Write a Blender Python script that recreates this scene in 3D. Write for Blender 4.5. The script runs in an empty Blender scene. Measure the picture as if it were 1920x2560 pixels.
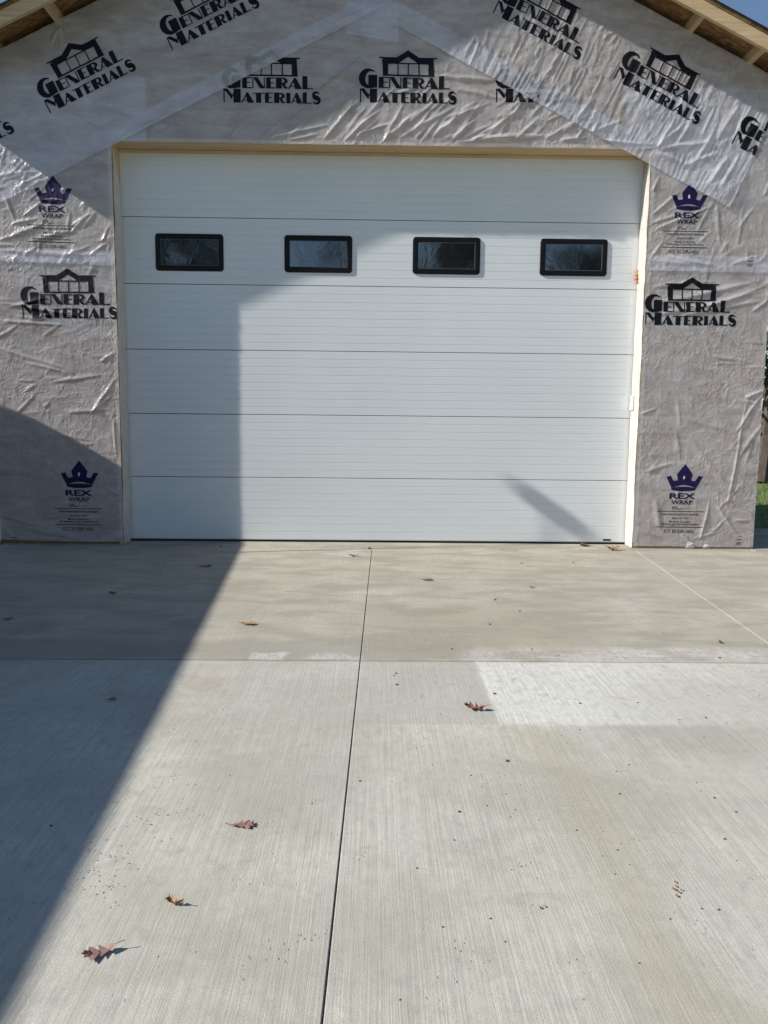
import bpy, bmesh, math, random
import numpy as np
from mathutils import Matrix, Vector
from mathutils.geometry import tessellate_polygon

random.seed(7)
SC = bpy.context.scene
COL = SC.collection
R = math.radians

# ------------------------------------------------------------------ camera, sky, sun, exposure
RM = np.array([[0.99986, -0.0134, 0.0101], [0.0085, -0.1188, -0.9929], [0.0145, 0.9928, -0.1187]])
for _i in range(3):                                  # re-orthonormalise
    for _j in range(_i):
        RM[_i] -= RM[_j] * (RM[_i] @ RM[_j])
    RM[_i] /= np.linalg.norm(RM[_i])
CP = np.array([-0.0642, -7.497, 1.199])
FPX = 1923.0
cam = bpy.data.cameras.new('camera')
cam.sensor_fit = 'VERTICAL'
cam.sensor_height = 36.0
cam.lens = 36.0 * FPX / 2560.0
cam.clip_start = 0.05
cam.clip_end = 500
camo = bpy.data.objects.new('camera', cam)
COL.objects.link(camo)
_m = Matrix.Identity(4)
for _k, _v in enumerate((RM[0], -RM[1], -RM[2])):
    for _r in range(3):
        _m[_r][_k] = _v[_r]
for _r in range(3):
    _m[_r][3] = CP[_r]
camo.matrix_world = _m
SC.camera = camo

SUN_EL = R(33.7)
SUN_AZ = R(78.3)                                     # from the wall's normal, towards the left
sx, sy, sz = -math.sin(SUN_AZ) * math.cos(SUN_EL), -math.cos(SUN_AZ) * math.cos(SUN_EL), math.sin(SUN_EL)
W = bpy.data.worlds.new('World')
SC.world = W
W.use_nodes = True
_n = W.node_tree.nodes
sky = _n.new('ShaderNodeTexSky')
sky.sky_type = 'NISHITA'
sky.sun_disc = False
sky.sun_elevation = SUN_EL
sky.sun_rotation = math.atan2(sx, sy)
sky.air_density = 1.0
sky.dust_density = 0.15
sky.ozone_density = 2.2
W.node_tree.links.new(sky.outputs[0], _n['Background'].inputs[0])
_n['Background'].inputs[1].default_value = 0.080
sun = bpy.data.lights.new('sun', 'SUN')
sun.energy = 5.0
sun.angle = R(0.53)
sun.color = (1.0, 0.95, 0.86)
suno = bpy.data.objects.new('sun', sun)
COL.objects.link(suno)
suno.rotation_euler = Vector((sx, sy, sz)).to_track_quat('Z', 'Y').to_euler()
suno.location = (sx * 30, sy * 30, sz * 30)
SC.view_settings.view_transform = 'Standard'
SC.view_settings.look = 'None'
SC.view_settings.gamma = 1.0
SC.view_settings.exposure = 0.55
SC.render.engine = 'CYCLES'
SC.cycles.transparent_max_bounces = 16

D = 0.22                                             # recess: the wall face stands at y = -D, the door face at y = 0


def ray(u, v):
    return RM.T @ np.array([(u - 960) / FPX, (v - 1280) / FPX, 1.0])


def on_wall(u, v, y=-D):
    d = ray(u, v)
    p = CP + d * ((y - CP[1]) / d[1])
    return float(p[0]), float(p[2])


def on_ground(u, v, z=0.0):
    d = ray(u, v)
    p = CP + d * ((z - CP[2]) / d[2])
    return float(p[0]), float(p[1])


# ------------------------------------------------------------------ helpers
def tag(o, label=None, cat=None, group=None, kind=None):
    if label: o['label'] = label
    if cat: o['category'] = cat
    if group: o['group'] = group
    if kind: o['kind'] = kind
    return o


def empty(name, loc=(0, 0, 0), rz=0.0, parent=None):
    o = bpy.data.objects.new(name, None)
    COL.objects.link(o)
    o.location = loc
    o.rotation_euler = (0, 0, rz)
    o.empty_display_size = 0.2
    if parent: o.parent = parent
    return o


def link(name, me, mat=None, parent=None, smooth=False):
    o = bpy.data.objects.new(name, me)
    COL.objects.link(o)
    if mat is not None:
        for m in (mat if isinstance(mat, (list, tuple)) else [mat]):
            me.materials.append(m)
    if parent: o.parent = parent
    if smooth:
        me.polygons.foreach_set('use_smooth', [True] * len(me.polygons))
    return o


def mesh_py(name, vs, fs):
    me = bpy.data.meshes.new(name)
    me.from_pydata([tuple(v) for v in vs], [], [tuple(f) for f in fs])
    me.update()
    return me


def from_bm(name, bm, mat=None, parent=None, smooth=False):
    me = bpy.data.meshes.new(name)
    bm.to_mesh(me)
    bm.free()
    return link(name, me, mat, parent, smooth)


def bm_box(bm, x0, x1, y0, y1, z0, z1, bev=0.0):
    b = bmesh.new()
    bmesh.ops.create_cube(b, size=1.0)
    for v in b.verts:
        v.co = Vector((x0 + (v.co.x + .5) * (x1 - x0), y0 + (v.co.y + .5) * (y1 - y0), z0 + (v.co.z + .5) * (z1 - z0)))
    if bev > 0:
        bmesh.ops.bevel(b, geom=b.edges[:], offset=bev, segments=2, affect='EDGES')
    t = bpy.data.meshes.new('t')
    b.to_mesh(t)
    b.free()
    bm.from_mesh(t)
    bpy.data.meshes.remove(t)


def box(name, x0, x1, y0, y1, z0, z1, mat, parent=None, bev=0.0):
    bm = bmesh.new()
    bm_box(bm, x0, x1, y0, y1, z0, z1, bev)
    return from_bm(name, bm, mat, parent)


def prism_y(name, pts, y0, y1, mat, parent=None, bev=0.0):
    """polygon in x,z extruded along y"""
    bm = bmesh.new()
    a = [bm.verts.new((x, y0, z)) for x, z in pts]
    b = [bm.verts.new((x, y1, z)) for x, z in pts]
    bm.faces.new(a)
    bm.faces.new(b[::-1])
    n = len(pts)
    for i in range(n):
        bm.faces.new((a[i], b[i], b[(i + 1) % n], a[(i + 1) % n]))
    bmesh.ops.recalc_face_normals(bm, faces=bm.faces[:])
    if bev > 0:
        bmesh.ops.bevel(bm, geom=bm.edges[:], offset=bev, segments=2, affect='EDGES')
    return from_bm(name, bm, mat, parent)


# ------------------------------------------------------------------ materials
class NT:
    def __init__(s, name):
        s.m = bpy.data.materials.new(name)
        s.m.use_nodes = True
        s.t = s.m.node_tree
        s.b = s.t.nodes['Principled BSDF']
        s.o = s.t.nodes['Material Output']

    def n(s, typ, **kw):
        d = s.t.nodes.new(typ)
        for k, v in kw.items():
            setattr(d, k, v)
        return d

    def l(s, a, b):
        s.t.links.new(a, b)

    def math(s, op, a, b=None, c=None, clamp=False):
        d = s.n('ShaderNodeMath', operation=op)
        d.use_clamp = clamp
        for i, v in enumerate((a, b, c)):
            if v is None: continue
            if isinstance(v, (int, float)): d.inputs[i].default_value = v
            else: s.l(v, d.inputs[i])
        return d.outputs[0]

    def noise(s, vec, scale, detail=4, rough=.55, dist=0.0):
        d = s.n('ShaderNodeTexNoise')
        d.inputs['Scale'].default_value = scale
        d.inputs['Detail'].default_value = detail
        d.inputs['Roughness'].default_value = rough
        d.inputs['Distortion'].default_value = dist
        if vec is not None: s.l(vec, d.inputs['Vector'])
        return d.outputs['Fac']

    def mapping(s, vec, scale=(1, 1, 1), loc=(0, 0, 0), rot=(0, 0, 0)):
        d = s.n('ShaderNodeMapping')
        d.inputs['Scale'].default_value = scale
        d.inputs['Location'].default_value = loc
        d.inputs['Rotation'].default_value = rot
        s.l(vec, d.inputs['Vector'])
        return d.outputs[0]

    def ramp(s, fac, stops):
        d = s.n('ShaderNodeValToRGB')
        e = d.color_ramp.elements
        e[0].position, e[1].position = stops[0][0], stops[-1][0]
        e[0].color = (*stops[0][1], 1)
        e[1].color = (*stops[-1][1], 1)
        for p, c in stops[1:-1]:
            k = e.new(p)
            k.color = (*c, 1)
        s.l(fac, d.inputs[0])
        return d.outputs[0]

    def mr(s, v, a, b, c=0.0, d_=1.0, smooth=True):
        d = s.n('ShaderNodeMapRange')
        if smooth: d.interpolation_type = 'SMOOTHSTEP'
        s.l(v, d.inputs[0])
        for i, q in enumerate((a, b, c, d_)):
            d.inputs[i + 1].default_value = q
        return d.outputs[0]

    def mix(s, fac, a, b, blend='MIX'):
        d = s.n('ShaderNodeMix', data_type='RGBA', blend_type=blend)
        if isinstance(fac, (int, float)): d.inputs[0].default_value = fac
        else: s.l(fac, d.inputs[0])
        for i, v in ((6, a), (7, b)):
            if isinstance(v, tuple): d.inputs[i].default_value = (*v, 1)
            else: s.l(v, d.inputs[i])
        return d.outputs[2]

    def bump(s, h, strength=.3, dist=.01, normal=None):
        d = s.n('ShaderNodeBump')
        d.inputs['Strength'].default_value = strength
        d.inputs['Distance'].default_value = dist
        s.l(h, d.inputs['Height'])
        if normal is not None: s.l(normal, d.inputs['Normal'])
        return d.outputs[0]

    def pos(s):
        return s.n('ShaderNodeNewGeometry').outputs['Position']

    def obj(s):
        return s.n('ShaderNodeTexCoord').outputs['Object']

    def set(s, **kw):
        for k, v in kw.items():
            i = s.b.inputs[k.replace('_', ' ')]
            if isinstance(v, tuple): i.default_value = (*v, 1) if len(v) == 3 else v
            elif isinstance(v, (int, float)): i.default_value = v
            else: s.l(v, i)


def simple(name, col, rough=.6, metal=0.0, var=0.0, scale=20, bump=0.0, bscale=80, spec=.5):
    t = NT(name)
    if var > 0:
        f = t.noise(t.obj(), scale, 4)
        c = t.ramp(f, [(.3, tuple(x * (1 - var) for x in col)), (.7, tuple(min(1, x * (1 + var)) for x in col))])
        t.set(Base_Color=c)
    else:
        t.set(Base_Color=col)
    t.set(Roughness=rough, Metallic=metal, Specular_IOR_Level=spec)
    if bump > 0:
        t.set(Normal=t.bump(t.noise(t.obj(), bscale, 5), bump, .005))
    return t.m


def film_mat(name, col, clear, rough=.36):
    """woven polymer house wrap: thin, a little see-through, slightly glossy"""
    t = NT(name)
    p = t.pos()
    cl = t.noise(p, 2.6, 5, .6)
    c = t.ramp(cl, [(.3, tuple(x * .93 for x in col)), (.7, col)])
    wx = t.noise(t.mapping(p, (330, 40, 45)), 1.0, 2)
    wz = t.noise(t.mapping(p, (45, 40, 330)), 1.0, 2)
    cr = t.noise(p, 55, 5, .6, .6)
    h = t.math('ADD', t.math('MULTIPLY', t.math('ADD', wx, wz), .22), t.math('MULTIPLY', cr, .8))
    nrm = t.bump(h, .55, .0026)
    c1 = t.math('ABSOLUTE', t.math('SUBTRACT', t.noise(p, 9, 2, .5, 1.2), .5))
    c2 = t.math('ABSOLUTE', t.math('SUBTRACT', t.noise(t.mapping(p, (1.5, 1, .8), rot=(0, .7, 0)), 21, 2, .5, .8), .5))
    crease = t.math('ADD', t.mr(c1, 0, .09, 1, 0, False), t.math('MULTIPLY', t.mr(c2, 0, .12, 1, 0, False), .5))
    amt = t.mr(t.noise(p, 1.9, 2), .38, .62, .25, 1)
    nrm = t.bump(t.math('MULTIPLY', crease, amt), .65, .0032, nrm)
    t.set(Base_Color=c, Roughness=rough, Specular_IOR_Level=.6, Normal=nrm)
    tr = t.n('ShaderNodeBsdfTransparent')
    tr.inputs[0].default_value = (.86, .88, .96, 1)
    mx = t.n('ShaderNodeMixShader')
    str_ = t.noise(t.mapping(p, (1.0, 1, 2.6), rot=(0, .25, 0)), 3.4, 5, .6, .5)
    t.l(t.mr(str_, .3, .7, clear - .09, min(.9, clear + .09), False), mx.inputs[0])
    t.l(t.b.outputs[0], mx.inputs[1])
    t.l(tr.outputs[0], mx.inputs[2])
    t.l(mx.outputs[0], t.o.inputs[0])
    return t.m


FILM = film_mat('house_wrap_film', (.92, .905, .945), .63, .26)
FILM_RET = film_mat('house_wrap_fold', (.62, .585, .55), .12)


def wood_mat(name, c0, c1, along='x'):
    t = NT(name)
    sc = {'x': (1.2, 22, 22), 'y': (22, 1.2, 22), 'z': (22, 22, 1.2)}[along]
    p = t.mapping(t.obj(), sc)
    g = t.noise(p, 1.6, 6, .62, 1.4)
    k = t.noise(t.mapping(t.obj(), tuple(2.4 if s < 5 else 9 for s in sc)), 1.0, 2)
    c = t.ramp(g, [(.28, c0), (.72, c1)])
    kn = t.mr(k, .70, .76)
    c = t.mix(kn, c, (.16, .085, .035))
    t.set(Base_Color=c, Roughness=.62, Normal=t.bump(g, .25, .002))
    return t.m


PINE_X = wood_mat('pine_x', (.46, .31, .16), (.66, .50, .31), 'x')
PINE_Y = wood_mat('pine_y', (.44, .29, .15), (.62, .46, .28), 'y')
PINE_Z = wood_mat('pine_z', (.44, .29, .15), (.64, .48, .29), 'z')
SILL = simple('treated_sill', (.20, .12, .055), .8, var=.3, scale=14)


def osb_mat():
    t = NT('osb_board')
    v = t.n('ShaderNodeTexVoronoi')
    v.inputs['Scale'].default_value = 16
    p = t.mapping(t.pos(), (1.0, 2.3, 1.5), rot=(0, 0, .5))
    t.l(p, v.inputs['Vector'])
    f = t.noise(t.mapping(t.pos(), (6, 30, 18)), 2.0, 4)
    sep = t.n('ShaderNodeSeparateColor')
    t.l(v.outputs['Color'], sep.inputs[0])
    c = t.ramp(sep.outputs[0], [(0, (.15, .075, .026)), (.5, (.27, .15, .06)), (1, (.38, .23, .10))])
    c = t.mix(t.mr(f, .35, .65, 0, .5), c, (.16, .085, .035))
    t.set(Base_Color=c, Roughness=.8, Normal=t.bump(sep.outputs[0], .3, .002))
    return t.m


OSB = osb_mat()
UNDERLAY = simple('roof_underlay', (.03, .03, .033), .8)


def door_mat():
    t = NT('door_steel')
    p = t.obj()
    g = t.noise(t.mapping(p, (9, 9, 120)), 1.0, 4)
    st = t.noise(p, 260, 4, .7)
    c = t.ramp(t.noise(p, 1.1, 3), [(.3, (.655, .688, .712)), (.7, (.70, .73, .752))])
    t.set(Base_Color=c, Roughness=.42, Specular_IOR_Level=.45,
          Normal=t.bump(t.math('ADD', t.math('MULTIPLY', g, .4), st), .2, .0012))
    return t.m


DOOR = door_mat()
BLACKP = simple('black_plastic', (.006, .006, .008), .42, spec=.2)
SEAL = simple('rubber_seal', (.012, .012, .013), .7)
BEAD = simple('pane_bead', (.14, .145, .15), .35)


def pane_mat():
    t = NT('window_pane')
    p = t.pos()
    h = t.noise(p, 3.4, 2, .5, 2.2)
    t.set(Base_Color=(.008, .011, .013), Roughness=.05, IOR=2.7, Normal=t.bump(h, .05, .02))
    return t.m


PANE = pane_mat()
INK = simple('black_ink', (.007, .007, .012), .6, spec=.15)
PURPLE = simple('purple_ink', (.016, .010, .058), .6, spec=.15)
SLIT = simple('unprinted_film', (.62, .60, .61), .5)
FOAM = simple('orange_foam', (.50, .17, .05), .8, var=.3, scale=60)
PAPER = simple('white_tape', (.85, .84, .80), .55)
STEEL = simple('staple_steel', (.10, .10, .11), .4, metal=.6)


def concrete_mat():
    t = NT('broomed_concrete')
    p = t.pos()
    w1 = t.noise(p, 3.0, 4, .6)
    wob = t.n('ShaderNodeVectorMath', operation='ADD')
    nv = t.n('ShaderNodeTexNoise')
    nv.inputs['Scale'].default_value = 5
    nv.inputs['Detail'].default_value = 5
    t.l(p, nv.inputs['Vector'])
    sub = t.n('ShaderNodeVectorMath', operation='SUBTRACT')
    t.l(nv.outputs['Color'], sub.inputs[0])
    sub.inputs[1].default_value = (.5, .5, .5)
    sca = t.n('ShaderNodeVectorMath', operation='SCALE')
    t.l(sub.outputs[0], sca.inputs[0])
    sca.inputs['Scale'].default_value = .22
    t.l(p, wob.inputs[0])
    t.l(sca.outputs[0], wob.inputs[1])
    sep = t.n('ShaderNodeSeparateXYZ')
    t.l(wob.outputs[0], sep.inputs[0])
    sp = t.n('ShaderNodeSeparateXYZ')
    t.l(p, sp.inputs[0])
    X, Y = sep.outputs[0], sep.outputs[1]
    PX, PY = sp.outputs[0], sp.outputs[1]

    def band(v, a, b, s):
        return t.math('MULTIPLY', t.mr(v, a - s, a + s), t.mr(v, b - s, b + s, 1, 0))

    def patch(x0, x1, y0, y1, s=.03, sharp=False):
        return t.math('MULTIPLY', band(PX if sharp else X, x0, x1, s), band(PY if sharp else Y, y0, y1, s))

    base = t.ramp(w1, [(.28, (.47, .455, .395)), (.72, (.60, .583, .512))])
    far = t.mr(PY, -3.765, -3.755)
    base = t.mix(far, base, t.ramp(w1, [(.28, (.365, .335, .255)), (.72, (.49, .46, .37))]))
    blot = t.noise(p, 1.15, 5, .62, .4)
    base = t.mix(t.mr(blot, .44, .62, 0, .55), base, (.34, .315, .255))
    blot2 = t.noise(t.mapping(p, (1.6, .8, 1), loc=(7, 3, 0)), 1.3, 4, .6)
    base = t.mix(t.mr(blot2, .52, .72, 0, .38), base, (.53, .525, .505))
    wear = t.noise(t.mapping(p, (2.2, 1, 1)), 16, 5, .7)
    # things that lay on the slab while it weathered, spills, tyre dirt
    base = t.mix(t.math('MULTIPLY', t.math('MULTIPLY', t.math('MULTIPLY', t.mr(t.math('ADD', PX, t.math('MULTIPLY', t.math('SUBTRACT', X, PX), .18)), .435, .465), t.mr(X, .9, 2.3, 1, 0)), band(t.math('ADD', PY, t.math('MULTIPLY', t.math('SUBTRACT', Y, PY), .35)), -4.56, -3.75, .03)), .8), base, (.76, .755, .72))
    base = t.mix(t.math('MULTIPLY', patch(1.0, 2.2, -4.9, -4.0, .3), .4), base, (.36, .345, .30))
    base = t.mix(t.math('MULTIPLY', patch(-.1, .45, -4.56, -3.76, .012, True), .55), base, (.40, .39, .36))
    base = t.mix(t.math('MULTIPLY', patch(-1.0, -.1, -4.55, -3.8, .05), .42), base, (.42, .405, .372))
    base = t.mix(t.math('MULTIPLY', patch(-4, .45, -3.74, -3.40, .07), .62), base, (.25, .235, .20))
    base = t.mix(t.math('MULTIPLY', patch(-.69, -.49, -3.745, -3.60, .02), t.mr(wear, .36, .58, .15, .85)), base, (.60, .60, .58))
    base = t.mix(t.math('MULTIPLY', patch(-.38, -.12, -3.74, -3.65, .03), t.mr(wear, .36, .58, .15, .85)), base, (.56, .55, .53))
    base = t.mix(t.math('MULTIPLY', patch(.42, 4, -3.75, -3.52, .07), t.mr(wear, .36, .58, .15, .85)), base, (.62, .615, .59))
    base = t.mix(t.math('MULTIPLY', patch(-.96, -.74, -4.16, -4.0, .02), .34), base, (.36, .25, .19))
    base = t.mix(t.math('MULTIPLY', patch(.1, 1.2, -3.6, -2.6, .25), .5), base, (.30, .25, .175))
    base = t.mix(t.math('MULTIPLY', patch(.50, .70, -7, -4.62, .10), .6), base, (.40, .365, .26))
    base = t.mix(t.math('MULTIPLY', patch(-.5, -.16, -.86, -.4, .03, True), .30), base, (.56, .55, .53))
    base = t.mix(t.math('MULTIPLY', band(Y, -.62, -.30, .06), .16), base, (.52, .47, .37))
    fb = t.noise(t.mapping(p, (1.1, 2.6, 1), loc=(2, 5, 0)), 1.7, 6, .65, .3)
    base = t.mix(t.math('MULTIPLY', t.mr(fb, .44, .62), t.math('MULTIPLY', far, .68)), base, (.26, .23, .17))
    rust = t.noise(p, 7.5, 3, .6)
    base = t.mix(t.mr(rust, .64, .74, 0, .35), base, (.38, .27, .17))
    base = t.mix(t.math('MULTIPLY', t.math('MULTIPLY', band(Y, -.34, -.15, .05), t.mr(blot, .35, .6)), .5), base, (.24, .20, .15))
    mot = t.noise(t.mapping(p, (1.6, .7, 1)), 26, 4, .7)
    base = t.mix(t.mr(mot, .42, .66, 0, .34), base, (.34, .325, .285))
    spot = t.noise(p, 14, 4, .65)
    base = t.mix(t.mr(spot, .52, .70, 0, .42), base, (.33, .315, .275))
    # broom strokes run away from the door
    wv = t.n('ShaderNodeVectorMath', operation='MULTIPLY_ADD')
    t.l(sub.outputs[0], wv.inputs[0])
    wv.inputs[1].default_value = (.005, .0, 0)
    t.l(p, wv.inputs[2])
    br = t.noise(t.mapping(wv.outputs[0], (170, 1.6, 1)), 1.0, 5, .8)
    br2 = t.noise(t.mapping(p, (46, 1.1, 1), loc=(3, 0, 0)), 1.0, 2, .6)
    grit = t.noise(p, 240, 3, .7)
    pit = t.n('ShaderNodeTexVoronoi')
    pit.inputs['Scale'].default_value = 62
    t.l(t.mapping(p, (1, .6, 1)), pit.inputs['Vector'])
    pits = t.math('MULTIPLY', t.mr(pit.outputs['Distance'], .08, .20, 1, 0), t.mr(t.noise(p, 4.5, 4), .52, .64))
    base = t.mix(t.mr(br, .36, .64, .46, 0), base, (.26, .255, .24))
    base = t.mix(t.mr(grit, .36, .62, .30, 0), base, (.22, .215, .20))
    base = t.mix(t.math('MULTIPLY', pits, .8), base, (.15, .14, .12))
    h = t.math('ADD', t.math('MULTIPLY', br, 1.0), t.math('ADD', t.math('MULTIPLY', br2, .2), t.math('MULTIPLY', grit, .75)))
    h = t.math('SUBTRACT', h, t.math('MULTIPLY', pits, .6))
    t.set(Base_Color=base, Roughness=.88, Specular_IOR_Level=.3, Normal=t.bump(h, .55, .0032))
    return t.m


CONC = concrete_mat()
JOINT = simple('joint_dirt', (.05, .045, .038), .95)
CAULK = simple('joint_caulk', (.46, .45, .41), .8, var=.15, scale=30)


# ------------------------------------------------------------------ ground, driveway
lawn_t = NT('lawn_grass')
lawn_t.set(Base_Color=lawn_t.ramp(lawn_t.noise(lawn_t.pos(), 3.5, 6, .7), [(.3, (.055, .085, .022)), (.7, (.13, .17, .045))]), Roughness=.95)
tag(link('lawn', mesh_py('lawn', [(-250, -250, -.12), (250, -250, -.12), (250, 250, -.12), (-250, 250, -.12)], [(0, 1, 2, 3)]), lawn_t.m), kind='structure')

drive = empty('driveway')
tag(drive, kind='structure')
JY, AY = -3.757, -.345
JX = lambda y: -.069 + (y + .38) * .0154            # the saw cut runs slightly askew


def slab(pts, parent=drive, top=0.0, rnd=.0025):
    bm = bmesh.new()
    a = [bm.verts.new((x, y, top)) for x, y in pts]
    f = bm.faces.new(a)
    r = bmesh.ops.extrude_face_region(bm, geom=[f])
    for v in r['geom']:
        if isinstance(v, bmesh.types.BMVert): v.co.z -= .15
    bmesh.ops.recalc_face_normals(bm, faces=bm.faces[:])
    e = [e for e in bm.edges if all(abs(v.co.z - top) < 1e-5 for v in e.verts)]
    bmesh.ops.bevel(bm, geom=e, offset=rnd, segments=3, affect='EDGES')
    return from_bm('slab', bm, CONC, parent)


g = .0016
dgx = lambda y: 2.418 + (y + .354) * (2.418 - 2.119) / 3.05
slab([(-9, -14), (JX(-14) - g, -14), (JX(JY) - g, JY - .0048), (-9, JY - .0048)])
slab([(JX(-14) + g, -14), (9, -14), (9, JY - .0048), (JX(JY) + g, JY - .0048)])
slab([(-9, JY + .0048), (JX(JY) - g, JY + .0048), (JX(AY) - g, AY - g), (-9, AY - g)])
slab([(JX(JY) + g, JY + .0048), (dgx(JY) - .0032, JY + .0048), (dgx(AY) - .0032, AY - g), (JX(AY) + g, AY - g)])
slab([(dgx(JY) + .0032, JY + .0048), (9, JY + .0048), (9, AY - g), (dgx(AY) + .0032, AY - g)])
slab([(-3.56, AY + g), (3.56, AY + g), (3.56, 2.9), (-3.56, 2.9)], top=-.001)
slab([(3.575, AY + g), (9, AY + g), (9, 1.25), (3.575, 1.25)])
box('joint_filler', -9, 9, -14, 1.2, -.10, -.022, JOINT, drive)
link('joint_caulk', mesh_py('joint_caulk', [(dgx(JY) - .004, JY + .0048, -.004), (dgx(JY) + .004, JY + .0048, -.004), (dgx(AY) + .004, AY - g, -.004), (dgx(AY) - .004, AY - g, -.004)], [(0, 1, 2, 3)]), CAULK, drive)

# ------------------------------------------------------------------ garage shell
HW, EZ, SL = 3.60, 4.272, .476                       # half width, wall height at the corner, roof slope
AX = -.07                                            # the ridge sits a hand left of the door's middle
PKZ = EZ + HW * SL
EL, ER = PKZ - SL * (HW + AX), PKZ - SL * (HW - AX)  # wall height at either corner
DW, DH = 2.438, 3.655                                # door opening half width, height
OV = .335                                            # rake overhang
BACK = 2.85
garage = empty('garage', (0, 0, 0))
tag(garage, 'gabled garage under construction wrapped in grey printed house wrap, bare timber rake boards', 'garage')
YO = -D + .012
shell = bmesh.new()


def addprism(bm, pts, y0, y1):
    a = [bm.verts.new((x, y0, z)) for x, z in pts]
    b = [bm.verts.new((x, y1, z)) for x, z in pts]
    fs = [bm.faces.new(a), bm.faces.new(b[::-1])]
    n = len(pts)
    for i in range(n):
        fs.append(bm.faces.new((a[i], b[i], b[(i + 1) % n], a[(i + 1) % n])))
    bmesh.ops.recalc_face_normals(bm, faces=fs)


JT = .038
addprism(shell, [(-HW, .045), (-DW - JT, .045), (-DW - JT, DH + JT), (-HW, DH + JT)], YO, .0)
addprism(shell, [(DW + JT, .045), (HW, .045), (HW, DH + JT), (DW + JT, DH + JT)], YO, .0)
addprism(shell, [(-HW, DH + JT + .001), (HW, DH + JT + .001), (HW, ER), (AX, PKZ), (-HW, EL)], YO, .0)
addprism(shell, [(-HW, .045), (-HW + .15, .045), (-HW + .15, EL + .05), (-HW, EL)], .001, BACK)
addprism(shell, [(HW - .15, .045), (HW, .045), (HW, ER), (HW - .15, ER + .05)], .001, BACK)
addprism(shell, [(-HW, .045), (HW, .045), (HW, ER), (AX, PKZ), (-HW, EL)], BACK + .001, BACK + .15)
from_bm('sheathing', shell, OSB, garage)
for s in (-1, 1):
    a, b = sorted((s * (HW + .004), s * (DW + JT)))
    box('sill_plate', a, b, -D + .006, -.05, -.004, .044, SILL, garage)
    x0, x1 = sorted((s * DW, s * (DW + JT - .001)))
    box('jamb', x0, x1, -D + .004, .06, 0, DH, PINE_Z, garage, .002)
box('header_board', -DW - JT + .002, DW + JT - .002, -D + .004, .06, DH + .001, DH + JT - .001, PINE_X, garage, .002)
box('door_stop', -DW + .001, DW - .001, -.03, -.006, DH - .022, DH - .001, PINE_X, garage, .002)

# roof: deck, barge boards, lookouts
TH = .0115
for s in (-1, 1):
    q = math.hypot(1, SL)
    up = .092

    def rk(x, dz):
        return (AX + s * x, PKZ - SL * x + dz)
    xe = 4.0
    prism_y('roof_deck', [rk(0, up), rk(xe, up), rk(xe, up + TH + .012), rk(0, up + TH + .012)], -D - OV - .012, BACK + .45, OSB, garage)
    prism_y('roof_underlay', [rk(0, up + TH + .0125), rk(xe + .012, up + TH + .0125), rk(xe + .012, up + .032), rk(0, up + .032)], -D - OV - .03, BACK + .46, UNDERLAY, garage)
    prism_y('barge_board', [rk(.0005, -.028), rk(xe, -.028), rk(xe, up - .001), rk(.0005, up - .001)], -D - OV - .004, -D - OV + .034, PINE_X, garage, .002)
    prism_y('fascia_board', [rk(xe - .038, -.028), rk(xe - .0005, -.028), rk(xe - .0005, up - .002), rk(xe - .038, up - .002)], -D - OV + .0345, BACK + .44, PINE_Y, garage, .002)
    for i in range(7):
        x = 2.795 + .545 * (i - 5) + (0 if s > 0 else .01)
        if x < .1 or x > xe - .1: continue
        prism_y('lookout', [rk(x - .019, .001), rk(x + .019, .001), rk(x + .019, up - .0015), rk(x - .019, up - .0015)], -D - OV + .0345, -D + .10, PINE_Y, garage, .0015)

# ------------------------------------------------------------------ house wrap: relief of the film
RNG = np.random.RandomState(11)
LAT = RNG.rand(8, 256, 256)


def vnoise(x, z, k=0):
    t = LAT[k % 8]
    xi, zi = np.floor(x).astype(int), np.floor(z).astype(int)
    fx, fz = x - xi, z - zi
    fx, fz = fx * fx * fx * (fx * (fx * 6 - 15) + 10), fz * fz * fz * (fz * (fz * 6 - 15) + 10)
    a, b = t[zi % 256, xi % 256], t[zi % 256, (xi + 1) % 256]
    c, d = t[(zi + 1) % 256, xi % 256], t[(zi + 1) % 256, (xi + 1) % 256]
    return (a * (1 - fx) + b * fx) * (1 - fz) + (c * (1 - fx) + d * fx) * fz


def ridged(x, z, k=0):
    return 1 - np.abs(2 * vnoise(x, z, k) - 1)


def common(x, z):
    wx = x + .05 * vnoise(x * 5, z * 5, 6)
    wz = z + .05 * vnoise(x * 5 + 9, z * 5, 7)
    h = .0040 * vnoise(wx * 3.2, wz * 3.2, 0) + .0017 * ridged(wx * 9, wz * 9, 1) ** 2
    h += .0010 * ridged(wx * 24, wz * 24, 2) ** 2 + .00022 * vnoise(x * 60, z * 60, 3)
    return h


def folds(x, z, lst):
    h = np.zeros_like(x)
    for x0, z0, x1, z1, A, w in lst:
        L = math.hypot(x1 - x0, z1 - z0)
        ux, uz = (x1 - x0) / L, (z1 - z0) / L
        m = (x > min(x0, x1) - .12) & (x < max(x0, x1) + .12) & (z > min(z0, z1) - .12) & (z < max(z0, z1) + .12)
        if not m.any(): continue
        dx, dz = x[m] - x0, z[m] - z0
        s = (dx * ux + dz * uz) / L
        d = -dx * uz + dz * ux
        d = d + .10 * L * .35 * (vnoise(s * 2.3 + x0 * 7, s * 0 + z0 * 9, 4) - .5)
        tp = np.clip(s, 0, 1)
        tp = np.where((s > 0) & (s < 1), np.sin(np.pi * tp ** .7) ** .8, 0)
        ww = w * (.35 + .8 * tp)
        h[m] += 1.9 * A * tp * np.exp(-(d / ww) ** 2)
    return h


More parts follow.
